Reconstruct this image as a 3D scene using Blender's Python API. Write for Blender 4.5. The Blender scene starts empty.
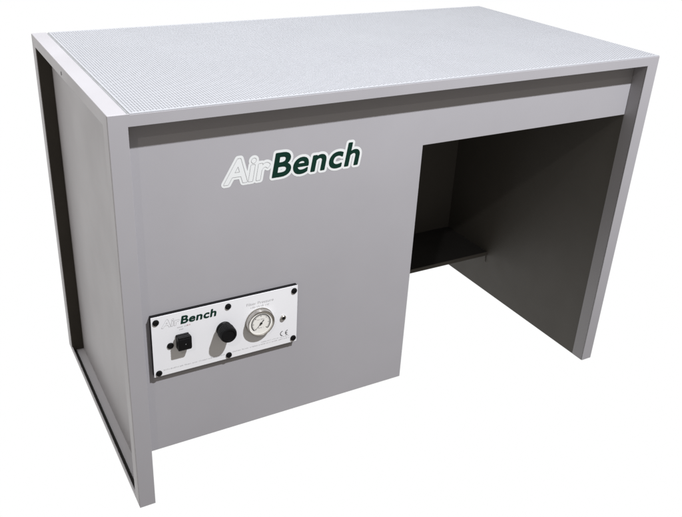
import bpy, bmesh, math, random
from mathutils import Vector, Matrix
random.seed(7)
S = bpy.context.scene
C = S.collection
W, D, H, T = 1.308, 0.680, 0.860, 0.034        # bench width, depth, height, side thickness
FY = 0.036                                      # recess of the front panel

# ------------------------------------------------------------------ materials
def material(name, col, rough=0.5, metal=0.0, spec=0.5, vary=0.0, grain=0.0, rough_var=0.0, scale=6.0, grain_scale=900.0):
    m = bpy.data.materials.new(name); m.use_nodes = True
    nt = m.node_tree; N = nt.nodes; L = nt.links
    b = N['Principled BSDF']
    b.inputs['Base Color'].default_value = (*col, 1)
    b.inputs['Roughness'].default_value = rough
    b.inputs['Metallic'].default_value = metal
    b.inputs['Specular IOR Level'].default_value = spec
    tc = N.new('ShaderNodeTexCoord')
    if vary or rough_var:
        n = N.new('ShaderNodeTexNoise'); n.inputs['Scale'].default_value = scale
        n.inputs['Detail'].default_value = 5; n.inputs['Roughness'].default_value = 0.6
        L.new(tc.outputs['Object'], n.inputs['Vector'])
        if vary:
            r = N.new('ShaderNodeMapRange')
            r.inputs['From Min'].default_value = .3; r.inputs['From Max'].default_value = .7
            r.inputs['To Min'].default_value = 1 - vary; r.inputs['To Max'].default_value = 1 + vary
            L.new(n.outputs['Fac'], r.inputs['Value'])
            mx = N.new('ShaderNodeVectorMath'); mx.operation = 'SCALE'
            mx.inputs[0].default_value = col
            L.new(r.outputs['Result'], mx.inputs['Scale'])
            L.new(mx.outputs['Vector'], b.inputs['Base Color'])
        if rough_var:
            r2 = N.new('ShaderNodeMapRange')
            r2.inputs['From Min'].default_value = .3; r2.inputs['From Max'].default_value = .7
            r2.inputs['To Min'].default_value = rough - rough_var; r2.inputs['To Max'].default_value = rough + rough_var
            n2 = N.new('ShaderNodeTexNoise'); n2.inputs['Scale'].default_value = scale * 1.7; n2.inputs['Detail'].default_value = 6
            L.new(tc.outputs['Object'], n2.inputs['Vector'])
            L.new(n2.outputs['Fac'], r2.inputs['Value'])
            L.new(r2.outputs['Result'], b.inputs['Roughness'])
    if grain:
        g = N.new('ShaderNodeTexNoise'); g.inputs['Scale'].default_value = grain_scale; g.inputs['Detail'].default_value = 2
        L.new(tc.outputs['Object'], g.inputs['Vector'])
        bp = N.new('ShaderNodeBump'); bp.inputs['Strength'].default_value = grain; bp.inputs['Distance'].default_value = 0.0004
        L.new(g.outputs['Fac'], bp.inputs['Height'])
        L.new(bp.outputs['Normal'], b.inputs['Normal'])
    return m

PAINT = material('grey_powder_coat', (.352, .346, .364), .45, spec=.3, vary=.035, grain=.12, rough_var=.07, scale=3.5, grain_scale=420)
TOPM = material('perforated_steel_paint', (.318, .326, .346), .60, spec=.25, vary=.02, grain=.05, rough_var=.05)
TRIM = material('galvanised_edge', (.30, .31, .32), .45, metal=.2, vary=.06, rough_var=.08, scale=20)
KNEE_SHADE = material('knee_shade_paint', (.118, .112, .102), .55, spec=.2, vary=.04, grain=.08, rough_var=.06)  # grey paint darkened so its colour carries the knee hole's shade
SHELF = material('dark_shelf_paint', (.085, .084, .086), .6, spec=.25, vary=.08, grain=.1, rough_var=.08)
REAR_SHADE = material('rear_post_shade', (.060, .054, .046), .75, spec=.15, vary=.1)  # dark tone painting the shade on the rear post's return
DARK = material('black_gap', (.018, .017, .015), .7, spec=.2, vary=.1)
BLACKP = material('black_plastic', (.006, .006, .0065), .42, spec=.15, vary=.1, grain=.1)
HOUSING = material('black_housing', (.008, .008, .009), .6, spec=.15, vary=.1)
WHITEP = material('white_plate', (.76, .765, .785), .4, spec=.3, vary=.015, rough_var=.05, scale=12)
STICK = material('white_vinyl', (.68, .70, .70), .45, spec=.3)
GREEN = material('dark_green_vinyl', (.004, .027, .018), .45, spec=.15)
GREYINK = material('grey_ink', (.36, .36, .37), .5, spec=.2)
PALEINK = material('pale_grey_ink', (.54, .54, .55), .5, spec=.2)
BLACKINK = material('black_ink', (.02, .02, .021), .5, spec=.2)
REDINK = material('red_ink', (.55, .25, .26), .5, spec=.2)
STEEL = material('brushed_steel', (.52, .50, .47), .22, metal=1.0, rough_var=.06, scale=60)
DIAL = material('dial_face', (.76, .75, .71), .45, spec=.3, vary=.01)
FILTER = material('filter_cloth', (.08, .08, .078), .9, spec=.1, vary=.15, scale=30)
GLASS = bpy.data.materials.new('gauge_glass'); GLASS.use_nodes = True
_b = GLASS.node_tree.nodes['Principled BSDF']
_b.inputs['Transmission Weight'].default_value = 1.0; _b.inputs['Roughness'].default_value = .02; _b.inputs['IOR'].default_value = 1.25

# ------------------------------------------------------------------ mesh helpers
def add_box(bm, x0, x1, y0, y1, z0, z1):
    v = [bm.verts.new(p) for p in ((x0,y0,z0),(x1,y0,z0),(x1,y1,z0),(x0,y1,z0),(x0,y0,z1),(x1,y0,z1),(x1,y1,z1),(x0,y1,z1))]
    for f in ((0,3,2,1),(4,5,6,7),(0,1,5,4),(1,2,6,5),(2,3,7,6),(3,0,4,7)):
        bm.faces.new([v[i] for i in f])

def add_prism(bm, pts, axis, a, b):
    """polygon (two coordinates in the order of the remaining axes) swept along an axis from a to b"""
    def P(p, w):
        q = list(p); q.insert(axis, w); return q
    A = [bm.verts.new(P(p, a)) for p in pts]; B = [bm.verts.new(P(p, b)) for p in pts]
    n = len(pts)
    bm.faces.new(A); bm.faces.new(B[::-1])
    for i in range(n):
        bm.faces.new((A[i], B[i], B[(i+1) % n], A[(i+1) % n]))

def add_lathe(bm, prof, c, n=48, ribs=0, rib_depth=0.0, rib_rows=()):
    """profile [(radius, depth towards the viewer)] turned about the -Y axis through c"""
    rings = []
    for k, (r, h) in enumerate(prof):
        if r <= 1e-7:
            rings.append([bm.verts.new((c[0], c[1]-h, c[2]))]); continue
        ring = []
        for i in range(n):
            a = 2*math.pi*i/n
            rr = r
            if ribs and k in rib_rows:
                rr = r - rib_depth*(0.5+0.5*math.cos(a*ribs))
            ring.append(bm.verts.new((c[0]+rr*math.cos(a), c[1]-h, c[2]+rr*math.sin(a))))
        rings.append(ring)
    for A, B in zip(rings, rings[1:]):
        if len(A) == 1 and len(B) == 1: continue
        for i in range(n):
            j = (i+1) % n
            if len(A) == 1: bm.faces.new((A[0], B[i], B[j]))
            elif len(B) == 1: bm.faces.new((A[i], B[0], A[j]))
            else: bm.faces.new((A[i], B[i], B[j], A[j]))

def obj(name, bm, mat, parent=None, bevel=0.0, smooth=False, label=None, segs=2):
    bmesh.ops.recalc_face_normals(bm, faces=bm.faces)
    me = bpy.data.meshes.new(name); bm.to_mesh(me); bm.free()
    return link(name, me, mat, parent, bevel, smooth, label, segs)

def link(name, me, mat, parent=None, bevel=0.0, smooth=False, label=None, segs=2):
    o = bpy.data.objects.new(name, me); C.objects.link(o)
    me.materials.clear(); me.materials.append(mat)
    if parent: o.parent = parent
    if label: o['label'] = label
    if bevel:
        md = o.modifiers.new('bevel', 'BEVEL'); md.width = bevel; md.segments = segs
        md.limit_method = 'ANGLE'; md.angle_limit = math.radians(35); md.harden_normals = True
        for p in me.polygons: p.use_smooth = True
    elif smooth:
        me.polygons.foreach_set('use_smooth', [True]*len(me.polygons))
        me.set_sharp_from_angle(angle=math.radians(35))
    return o

def box_obj(name, mat, parent, *b, bevel=0.0, label=None):
    bm = bmesh.new(); add_box(bm, *b); return obj(name, bm, mat, parent, bevel, label=label)

def text_mesh(body, shear=0.0, offset=0.0, spacing=1.0, extrude=0.0):
    cu = bpy.data.curves.new('lettering', 'FONT'); cu.body = body
    cu.shear = shear; cu.offset = offset; cu.space_character = spacing; cu.extrude = extrude
    cu.resolution_u = 6; cu.fill_mode = 'FRONT' if extrude == 0 else 'BOTH'
    ob = bpy.data.objects.new('lettering', cu); C.objects.link(ob)
    dg = bpy.context.evaluated_depsgraph_get(); dg.update()
    me = bpy.data.meshes.new_from_object(ob.evaluated_get(dg))
    bpy.data.objects.remove(ob); bpy.data.curves.remove(cu)
    return me

def bounds(me):
    xs = [v.co.x for v in me.vertices]; ys = [v.co.y for v in me.vertices]
    return min(xs), max(xs), min(ys), max(ys)

def place_text(me, sx, sz, ox, oz, x, y, z):
    """flat lettering: its point (ox, oz) goes to x, z on a plane facing -Y at depth y"""
    for v in me.vertices:
        v.co = Vector((x + (v.co.x-ox)*sx, y - v.co.z, z + (v.co.y-oz)*sz))
    me.update()
    return me

def join(meshes):
    bm = bmesh.new()
    for me in meshes: bm.from_mesh(me)
    return bm

# ------------------------------------------------------------------ the bench
bench = bpy.data.objects.new('workbench', None); C.objects.link(bench)
bench['label'] = 'grey steel downdraught bench with perforated white top, knee hole and control panel'
bench['category'] = 'workbench'

# open side frame: two posts and a top rail in one folded profile, a thin lip along the floor
bm = bmesh.new()
add_prism(bm, [(.0036,0),(T,0),(T,.8345),(.645,.8345),(.645,0),(D,0),(D,H),(.0036,H)], 0, 0, T)
frame = obj('side_frame', bm, PAINT, bench, bevel=.0014, label='open side frame with a recessed panel')
box_obj('floor_lip', PAINT, frame, 0.0002, .0024, T+.0005, .6445, 0, .013)
box_obj('infill_panel', PAINT, frame, .0312, .0332, T+.0003, .6447, .0005, .8342)
box_obj('base_ledge', PAINT, frame, .0118, .0309, T+.0004, .6446, 0, .0020)
box_obj('shadow_strip', DARK, frame, .0028, .0116, T+.0004, .6446, 0, .0012, label='black strip for the shadow gap behind the floor lip')  # dark strip laid in where shade falls behind the lip
box_obj('rear_shade_strip', REAR_SHADE, frame, .0012, .0308, .6412, .6447, .0022, .8342, label='dark strip for the shade on the rear post')
bm = bmesh.new()
n = 16
ring = [bm.verts.new((-.0006, .357+.0026*math.cos(2*math.pi*i/n), .8445+.0038*math.sin(2*math.pi*i/n))) for i in range(n)]
ring2 = [bm.verts.new((.0004, v.co.y, v.co.z)) for v in ring]
bm.faces.new(ring)
for i in range(n): bm.faces.new((ring[i], ring[(i+1)%n], ring2[(i+1)%n], ring2[i]))
obj('screw', bm, BLACKP, frame)

# closed side slab
bm = bmesh.new()
add_prism(bm, [(W-.003,.0032),(W,.0032),(W,D),(W-.003,D)], 2, 0, .858)
slab = obj('side_panel', bm, PAINT, bench, bevel=.0014, label='closed side panel beside the knee hole')
box_obj('edge_strip', PAINT, slab, W-T, W-.0034, .0032, .0375, 0, .835)
box_obj('shaded_inner_face', KNEE_SHADE, slab, W-T+.0004, W-.0035, .0378, .6775, 0, .833, label='inner face of the knee hole with shade in its colour')

# front frame: two post faces and the top rail bent from one sheet, with a return under the rail
bm = bmesh.new()
add_prism(bm, [(.0002,0),(T,0),(T,.8375),(W-T,.8375),(W-T,0),(W-.0002,0),(W-.0002,.8585),(.0383,.8585),(.0383,H-.0002),(.0002,H-.0002)], 1, 0, .0028)
ff = obj('front_frame', bm, PAINT, bench, bevel=.0010)
box_obj('rail_return', PAINT, ff, T+.0003, W-T-.0003, .0030, .0354, .8377, .8392)
box_obj('seam', DARK, ff, .0012, T-.001, .00285, .0034, .0005, H-.0012, label='dark seam behind the front sheet')
box_obj('rear_rail', PAINT, bench, T+.0002, W-.0035, D-.003, D, .70, .858, bevel=.0008)

# front panel: cabinet face and apron from one sheet
KX, KZ, PB = .6705, .7092, .1098
bm = bmesh.new()
add_prism(bm, [(T+.0006,PB),(KX,PB),(KX,KZ),(W-T-.0006,KZ),(W-T-.0006,.8368),(T+.0006,.8368)], 1, FY, FY+.02)
front = obj('front_panel', bm, PAINT, bench, bevel=.0011)

# cabinet behind it, knee hole, shelf, air duct
box_obj('cabinet_side', KNEE_SHADE, bench, KX-.003, KX-.0005, FY+.0205, .655, PB, KZ-.001)
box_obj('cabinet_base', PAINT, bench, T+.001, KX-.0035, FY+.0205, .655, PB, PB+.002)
box_obj('rear_panel', KNEE_SHADE, bench, T+.001, W-T+.0003, .6555, .6575, .09, .834)
box_obj('duct_floor', KNEE_SHADE, bench, T+.001, W-T-.0005, FY+.0205, .655, KZ, KZ+.002)
bm = bmesh.new()
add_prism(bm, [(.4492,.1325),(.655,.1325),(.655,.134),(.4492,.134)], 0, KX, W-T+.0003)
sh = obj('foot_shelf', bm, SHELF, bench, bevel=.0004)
box_obj('lip', KNEE_SHADE, sh, KX, W-T+.0003, .4474, .4490, .1215, .1345, bevel=.0003)
bm = bmesh.new(); add_prism(bm, [(.4495,.1200),(.4720,.1200),(.4520,.0960),(.4495,.0960)], 0, W-T-.0030, W-T-.0006)
obj('bracket', bm, KNEE_SHADE, sh)
box_obj('filter_mat', FILTER, bench, T+.001, W-T-.001, FY+.021, .655, .735, .75)

# perforated top: holes on a 60 degree pattern, every hole real and with a wall
PX, PY, R = .0054, .00624, .00170
X0, X1, Y0, Y1 = .0415, 1.3055, .0075, .6750
ZT, TH = .8600, .0014
cols = int((X1-X0)/PX); X1 = X0 + cols*PX
rows = int((Y1-Y0-PY/2)/PY)
verts, faces = [], []
NH = 10
hole = [(R*math.cos(2*math.pi*(k+.5)/NH), R*math.sin(2*math.pi*(k+.5)/NH)) for k in range(NH)]
def quad(x0, x1, y0, y1, z):
    i = len(verts); verts.extend([(x0,y0,z),(x1,y0,z),(x1,y1,z),(x0,y1,z)]); faces.append((i,i+1,i+2,i+3))
YE = Y0 + rows*PY + PY/2
for c in range(cols):
    x0 = X0+c*PX; xc = x0+PX/2; off = (PY/2 if c % 2 else 0)
    for r in range(rows):
        y0 = Y0+off+r*PY; yc = y0+PY/2
        i = len(verts)
        verts.extend([(x0,y0,ZT),(x0+PX,y0,ZT),(x0+PX,y0+PY,ZT),(x0,y0+PY,ZT)])
        verts.extend([(xc+hx,yc+hy,ZT) for hx,hy in hole])
        verts.extend([(xc+hx,yc+hy,ZT-TH) for hx,hy in hole])
        h = [i+4+k for k in range(NH)]; g = [i+14+k for k in range(NH)]
        # four sectors between cell corners and the hole (hole vertices start at 18 degrees)
        faces.append((i+1, i+2, h[1], h[0], h[9]))          # right
        faces.append((i+2, i+3, h[3], h[2], h[1]))          # top
        faces.append((i+3, i+0, h[6], h[5], h[4], h[3]))    # left
        faces.append((i+0, i+1, h[9], h[8], h[7], h[6]))    # bottom
        for k in range(NH):
            j = (k+1) % NH
            faces.append((h[k], h[j], g[j], g[k]))
    if off: quad(x0, x0+PX, Y0, Y0+off, ZT)
    else: quad(x0, x0+PX, YE-PY/2, YE, ZT)
me = bpy.data.meshes.new('perforated_top'); me.from_pydata(verts, [], faces); me.update()
top = link('perforated_top', me, TOPM, bench)
# plain margins with a folded edge round the holes
bm = bmesh.new()
FX0, FX1, FY0, FY1 = .0386, W-.0012, .0010, D-.0012
for (x0,x1,y0,y1) in ((FX0,X0,Y0,YE),(X1,FX1,Y0,YE),(FX0,FX1,FY0,Y0),(FX0,FX1,YE,FY1)):
    v = [bm.verts.new(p) for p in ((x0,y0,ZT),(x1,y0,ZT),(x1,y1,ZT),(x0,y1,ZT))]; bm.faces.new(v)
o = [(FX0,FY0),(FX1,FY0),(FX1,FY1),(FX0,FY1)]
for a, b in zip(o, o[1:]+o[:1]):
    v = [bm.verts.new(p) for p in ((*a,ZT),(*b,ZT),(*b,ZT-.0016),(*a,ZT-.0016))]; bm.faces.new(v)
bmesh.ops.remove_doubles(bm, verts=bm.verts, dist=1e-6)
obj('margin', bm, TOPM, top)
bm = bmesh.new()
add_prism(bm, [(.0354,.8575),(.0384,.8592),(.0384,.8550),(.0354,.8550)], 1, .0030, D-.0015)
obj('edge_trim', bm, TRIM, top)
box_obj('gap_gasket', DARK, top, T+.0004, .0352, .0030, D-.003, .8530, .8545)

# ------------------------------------------------------------------ logo on the front panel
import numpy as np
def glyph_loops(body, spacing):
    """outline loops of a line of lettering in the built-in typeface"""
    me = text_mesh(body, 0.0, 0.0, spacing)
    bm = bmesh.new(); bm.from_mesh(me); bmesh.ops.remove_doubles(bm, verts=bm.verts, dist=1e-5)
    seg = [(e.verts[0].co.xy.copy(), e.verts[1].co.xy.copy()) for e in bm.edges if len(e.link_faces) == 1]
    bm.free()
    return np.array([[p[0], p[1], q[0], q[1]] for p, q in seg])

def field(seg, xs, zs):
    """signed distance (negative inside) of a set of closed outlines on a grid"""
    X, Z = np.meshgrid(xs, zs, indexing='ij'); d2 = np.full(X.shape, 1e9); inside = np.zeros(X.shape, bool)
    for x0, z0, x1, z1 in seg:
        dx, dz = x1-x0, z1-z0; l2 = dx*dx+dz*dz
        if l2 < 1e-18: continue
        t = np.clip(((X-x0)*dx+(Z-z0)*dz)/l2, 0, 1)
        d2 = np.minimum(d2, (X-x0-t*dx)**2+(Z-z0-t*dz)**2)
        if z0 != z1:
            c = (Z >= min(z0, z1)) & (Z < max(z0, z1))
            inside ^= c & (X < x0+(Z-z0)*dx/dz)
    d = np.sqrt(d2)
    return np.where(inside, -d, d)

def contour_mesh(name, F, xs, zs, y):
    """flat mesh of the area where F < 0, cut exactly along F = 0"""
    verts, faces, idx = [], [], {}
    def corner(i, j):
        k = (i, j)
        if k not in idx: idx[k] = len(verts); verts.append((xs[i], y, zs[j]))
        return idx[k]
    def cut(a, b):
        k = (min(a, b), max(a, b))
        if k not in idx:
            fa, fb = F[a], F[b]; t = fa/(fa-fb); idx[k] = len(verts)
            verts.append((xs[a[0]]+(xs[b[0]]-xs[a[0]])*t, y, zs[a[1]]+(zs[b[1]]-zs[a[1]])*t))
        return idx[k]
    for i in range(len(xs)-1):
        for j in range(len(zs)-1):
            cs = [(i,j),(i+1,j),(i+1,j+1),(i,j+1)]
            ins = [F[c] < 0 for c in cs]
            if not any(ins): continue
            poly = []
            for k in range(4):
                a, b = cs[k], cs[(k+1) % 4]
                if ins[k]: poly.append(corner(*a))
                if ins[k] != ins[(k+1) % 4]: poly.append(cut(a, b))
            if len(poly) >= 3: faces.append(poly)
    me = bpy.data.meshes.new(name); me.from_pydata(verts, [], faces); me.update()
    return me

def text_logo(x0, xa, xb, x1, zb, cap, y, border, nm, own, backing, bold, step, lean=.17):
    """Air (white, thin outline) from x0 to xa and Bench (dark green) from xb to x1 on one white backing"""
    def fit(body, a, b, spacing):
        s = glyph_loops(body, spacing)
        top = s[:, [1,3]].max() if body == 'Air' else None
        h = glyph_loops(body[0], 1.0)[:, [1,3]]; c0, c1 = h.min(), h.max()
        k = (cap-2*bold)/(c1-c0)
        z = (s[:, [1,3]]-c0)*k + zb + bold
        x = s[:, [0,2]]
        # lean first, then stretch to the measured width
        kx = k
        for _ in range(8):
            xx = x*kx + lean*(z-zb)
            kx *= ((b-a)-2*bold)/(xx.max()-xx.min())
        xx = x*kx + lean*(z-zb); xx = xx-xx.min()+a+bold
        return np.stack([xx[:,0], z[:,0], xx[:,1], z[:,1]], 1)
    air, ben = fit('Air', x0, xa, 1.02), fit('Bench', xb, x1, 1.07)
    xs = np.arange(x0-border*1.5, x1+border*1.5, step); zs = np.arange(zb-border*1.6-.002, zb+cap*1.13+border*1.6, step)
    FA, FB = field(air, xs, zs), field(ben, xs, zs)
    root = own
    if backing:
        root = link(nm, contour_mesh(nm, np.minimum(FA, FB)-bold-border, xs, zs, y-.0003), STICK, own)
    ring = .00075 if backing else .0005
    link('letter_outline', contour_mesh('letter_outline', np.maximum(FA-bold-ring*.5, -(FA-bold+ring*.5)), xs, zs, y-.0007), GREYINK if backing else PALEINK, root)
    link('green_lettering', contour_mesh('green_lettering', FB-bold, xs, zs, y-.0007), GREEN, root)
text_logo(.2160, .3128, .3158, .5132, .6895, .0505, FY, .0052, 'logo', bench, True, .0017, .0007)

# ------------------------------------------------------------------ control panel
CX0, CX1, CZ0, CZ1, CY = .0556, .3738, .3052, .4448, .022
housing = box_obj('control_panel', HOUSING, bench, CX0+.0004, CX1-.0004, CY+.0014, FY-.0002, CZ0+.0006, CZ1-.0004, bevel=.0006)
plate = box_obj('face_plate', WHITEP, housing, CX0, CX1, CY, CY+.0012, CZ0, CZ1, bevel=.0004)
for (x, z) in ((.0652,.4325),(.2158,.4320),(.3650,.4330),(.0656,.3132),(.2158,.3140),(.3655,.3150)):
    bm = bmesh.new()
    add_lathe(bm, [(.0066,0),(.0066,.0012),(.0060,.0024),(.0044,.0032),(.0024,.0034),(.0022,.0022),(0,.0022)], (x, CY, z), 24)
    obj('screw', bm, BLACKP, housing, smooth=True)

def micro_lines(bm, x0, x1, z, h, y, dens=.62, lean=0.0):
    """a line of print too small to read: short strokes grouped as words"""
    x = x0
    while x < x1:
        wl = random.uniform(2.5, 7)*h
        e = min(x+wl, x1)
        while x < e:
            w = h*random.uniform(.16, .28); hh = h*random.choice((.62,.62,.7,1.0)); b = 0
            k = random.random()
            def r(a, b2, c, d):
                v = [bm.verts.new(p) for p in ((a,y,c),(b2,y,c),(b2,y,d),(a,y,d))]; bm.faces.new(v)
            r(x, x+w, z, z+hh)
            if k < .6:
                r(x+w, x+w*2.6, z, z+h*.14)
                r(x+w, x+w*2.6, z+h*.5, z+h*.64)
            x += w*3.6
        x += h*.55
# plate logo, legends, CE mark
text_logo(.0762, .1135, .1150, .1905, .4170, .0180, CY, .0015, 'plate_logo', housing, False, .0008, .0003)
bm = bmesh.new()
micro_lines(bm, .108, .128, .4095, .0032, CY-.0004); micro_lines(bm, .112, .121, .4040, .0030, CY-.0004)
obj('small_print', bm, PALEINK, housing)
bm = bmesh.new(); micro_lines(bm, .1285, .1345, .4098, .0034, CY-.0004); obj('small_print', bm, REDINK, housing)
bm = bmesh.new()
_t = text_mesh('Filter Pressure'); _a, _b, _c, _d = bounds(_t)
bm.from_mesh(place_text(_t, .0610/(_b-_a), .0062/(_d-_c), _a, _c, .2565, CY-.0004, .4215))
micro_lines(bm, .2660, .3080, .4140, .0042, CY-.0004)
obj('small_print', bm, PALEINK, housing)
bm = bmesh.new()
micro_lines(bm, .0760, .2060, .3170, .0030, CY-.0004); micro_lines(bm, .2250, .3560, .3185, .0030, CY-.0004); micro_lines(bm, .2900, .3560, .3240, .0028, CY-.0004)
obj('small_print', bm, PALEINK, housing)
def arc_strip(bm, cx, cz, r0, r1, a0, a1, y, n=24):
    prev = None
    for i in range(n+1):
        a = math.radians(a0+(a1-a0)*i/n)
        p = bm.verts.new((cx+r0*math.cos(a), y, cz+r0*math.sin(a))); q = bm.verts.new((cx+r1*math.cos(a), y, cz+r1*math.sin(a)))
        if prev: bm.faces.new((prev[0], p, q, prev[1]))
        prev = (p, q)
def rect(bm, a, b, c, d, y):
    bm.faces.new([bm.verts.new(p) for p in ((a,y,c),(b,y,c),(b,y,d),(a,y,d))])
bm = bmesh.new(); cz = .3335
arc_strip(bm, .3405, cz, .0050, .0064, 95, 265, CY-.0004)
arc_strip(bm, .3525, cz, .0050, .0064, 95, 265, CY-.0004)
rect(bm, .3475, .3512, cz-.0007, cz+.0007, CY-.0006)
obj('conformity_mark', bm, BLACKINK, housing)
# round black indicator
bm = bmesh.new(); add_lathe(bm, [(.0068,0),(.0068,.0016),(.0058,.0024),(.0050,.0020),(0,.0024)], (.0918, CY, .3722), 28)
obj('indicator', bm, BLACKP, housing, smooth=True)
# switch with a thick lever
sw_c = (.1165, .384)
bm = bmesh.new()
add_box(bm, .1034, .1302, CY-.0040, CY-.0002, .3635, .3950)
sw = obj('power_switch', bm, BLACKP, bench, bevel=.0018)
bm = bmesh.new()
add_prism(bm, [(CY-.0042,.3645),(CY-.0042,.3940),(CY-.0160,.3960),(CY-.0195,.3925),(CY-.0195,.3700),(CY-.0165,.3640)], 0, .1030, .1310)
obj('lever', bm, BLACKP, sw, bevel=.0032, segs=3)
bm = bmesh.new(); rect(bm, .1172, .1182, .3795, .3815, CY-.0200); obj('switch_mark', bm, GREYINK, sw)
# regulator knob
KC = (.2058, CY, .3820)
bm = bmesh.new()
add_lathe(bm, [(.0140,.0002),(.0140,.0050),(.0130,.0060),(.0130,.0075),(.0170,.0080),(.0180,.0095),(.0180,.0255),(.0166,.0290),(.0136,.0305),(.0122,.0303),(.0116,.0288),(0,.0285)],
          KC, 144, ribs=36, rib_depth=.0012, rib_rows=(4,5,6))
kn = obj('regulator_knob', bm, BLACKP, bench, smooth=True)
bm = bmesh.new(); add_lathe(bm, [(.0165,.0002),(.0165,.0036),(.0155,.0046),(.0142,.0046)], KC, 48)
obj('collar', bm, BLACKP, kn, smooth=True)
# pressure gauge
GC = (.2848, CY, .3795)
bm = bmesh.new()
add_lathe(bm, [(.0316,.0002),(.0316,.0022),(.0306,.0028),(.0304,.0110),(.0298,.0124),(.0288,.0128),(.0280,.0122),(.0278,.0085),(0,.0085)], GC, 72)
ga = obj('pressure_gauge', bm, STEEL, bench, smooth=True)
bm = bmesh.new(); add_lathe(bm, [(.0277,.0092),(0,.0092)], GC, 48); obj('dial', bm, DIAL, ga)
bm = bmesh.new(); gy = CY-.0096
arc_strip(bm, GC[0], GC[2], .0204, .0220, 225, -45, gy, 60)
for k in range(31):
    a = math.radians(225-270*k/30); l = .0045 if k % 5 == 0 else .0026
    u = Vector((math.cos(a), 0, math.sin(a))); t = Vector((-math.sin(a), 0, math.cos(a)))*(.00035 if k % 5 else .0005)
    c0 = Vector((GC[0], gy-.0001, GC[2]))
    bm.faces.new([bm.verts.new(p) for p in (c0+u*(.0204-l)-t, c0+u*.0204-t, c0+u*.0204+t, c0+u*(.0204-l)+t)])
obj('scale', bm, BLACKINK, ga)
bm = bmesh.new()
micro_lines(bm, GC[0]-.0055, GC[0]+.0050, GC[2]-.0120, .0028, gy); micro_lines(bm, GC[0]-.0085, GC[0]+.0085, GC[2]+.0085, .0026, gy)
obj('small_print', bm, GREYINK, ga)
bm = bmesh.new()
a = math.radians(228); u = Vector((math.cos(a),0,math.sin(a))); t = Vector((-math.sin(a),0,math.cos(a)))
c0 = Vector((GC[0], CY-.0106, GC[2]))
bm.faces.new([bm.verts.new(p) for p in (c0-u*.0095-t*.0011, c0+u*.0190-t*.0003, c0+u*.0190+t*.0003, c0-u*.0095+t*.0011)])
add_lathe(bm, [(.0024,.0104),(.0024,.0118),(0,.0120)], GC, 20)
obj('needle', bm, BLACKINK, ga)
# key lock
bm = bmesh.new(); add_lathe(bm, [(.0062,0),(.0062,.0030),(.0050,.0042),(.0036,.0042),(.0036,.0030),(0,.0030)], (.3400, CY, .3735), 28)
lk = obj('test_point', bm, STEEL, housing, smooth=True)
bm = bmesh.new(); add_lathe(bm, [(.0034,.0034),(0,.0036)], (.3400, CY, .3735), 20); obj('test_point_core', bm, BLACKP, housing)

for o in (housing, sw, kn, ga):
    o.location = (.0008, .0030, -.0018)

# ------------------------------------------------------------------ camera
cam = bpy.data.cameras.new('camera'); co = bpy.data.objects.new('camera', cam); C.objects.link(co); S.camera = co
cam.sensor_width = 36; cam.lens = 36*781.9128/682
cam.shift_x = 22.727/682; cam.shift_y = -18.701/682
co.location = (-.288002, -1.245225, 1.258583)
co.rotation_mode = 'XYZ'; co.rotation_euler = (1.1114979, -.0373643, -.4893861)
cam.clip_start = .05; cam.clip_end = 200

# ------------------------------------------------------------------ light
w = bpy.data.worlds.new('World'); S.world = w; w.use_nodes = True
nt = w.node_tree; N = nt.nodes; L = nt.links
# plain white behind and under the bench; made-up dimness elsewhere keeps shaded faces dark
tc = N.new('ShaderNodeTexCoord'); sp = N.new('ShaderNodeSeparateXYZ'); L.new(tc.outputs['Generated'], sp.inputs[0])
def ramp(sock, a, b, v0, v1):
    r = N.new('ShaderNodeMapRange'); r.interpolation_type = 'SMOOTHSTEP'
    for k, v in (('From Min', a), ('From Max', b), ('To Min', v0), ('To Max', v1)): r.inputs[k].default_value = v
    L.new(sock, r.inputs['Value']); return r.outputs['Result']
up = ramp(sp.outputs['Z'], -.02, .16, 1, 0); back = ramp(sp.outputs['Y'], -.03, .18, 0, 1)
ml = N.new('ShaderNodeMath'); ml.operation = 'MULTIPLY'; L.new(up, ml.inputs[0]); L.new(back, ml.inputs[1])
mx = N.new('ShaderNodeMix'); mx.data_type = 'RGBA'; L.new(ml.outputs[0], mx.inputs['Factor'])
mx.inputs['A'].default_value = (.270, .250, .228, 1); mx.inputs['B'].default_value = (1, 1, 1, 1)
L.new(mx.outputs['Result'], N['Background'].inputs['Color']); N['Background'].inputs['Strength'].default_value = 1.0

def lamp(name, loc, target, size, energy, col, size_y=None):
    l = bpy.data.lights.new(name, 'AREA'); l.energy = energy; l.color = col; l.size = size
    l.shape = 'RECTANGLE' if size_y else 'DISK'
    if size_y: l.size_y = size_y
    o = bpy.data.objects.new(name, l); C.objects.link(o); o.location = loc
    o.rotation_euler = (Vector(target)-Vector(loc)).to_track_quat('-Z', 'Y').to_euler()
    return o
t0 = Vector((.75, .0, .6))
lamp('key_lamp', t0 - Vector((-.28, 1, -1.56))*1.78, t0, .10, 196, (.955, .962, 1.0))
lamp('front_lamp', Vector((.6,.2,.5)) - Vector((.87, 1, -1.0))*2.4, (.6,.2,.5), .08, 9.5, (1.0, .95, .88))
lamp('side_fill', (-2.4, 1.0, 2.3), (0, .3, .4), 1.3, 34, (1.0, .955, .885))  # soft fill added to light the open side frame
lamp('top_fill', (.1, 1.1, 2.8), (.4, .5, .86), 1.5, 60, (.95, .97, 1.0))  # extra soft light added to brighten the worktop

S.view_settings.view_transform = 'Standard'; S.view_settings.look = 'None'
S.view_settings.exposure = 0; S.view_settings.gamma = 1
S.render.film_transparent = False
S.cycles.max_bounces = 8
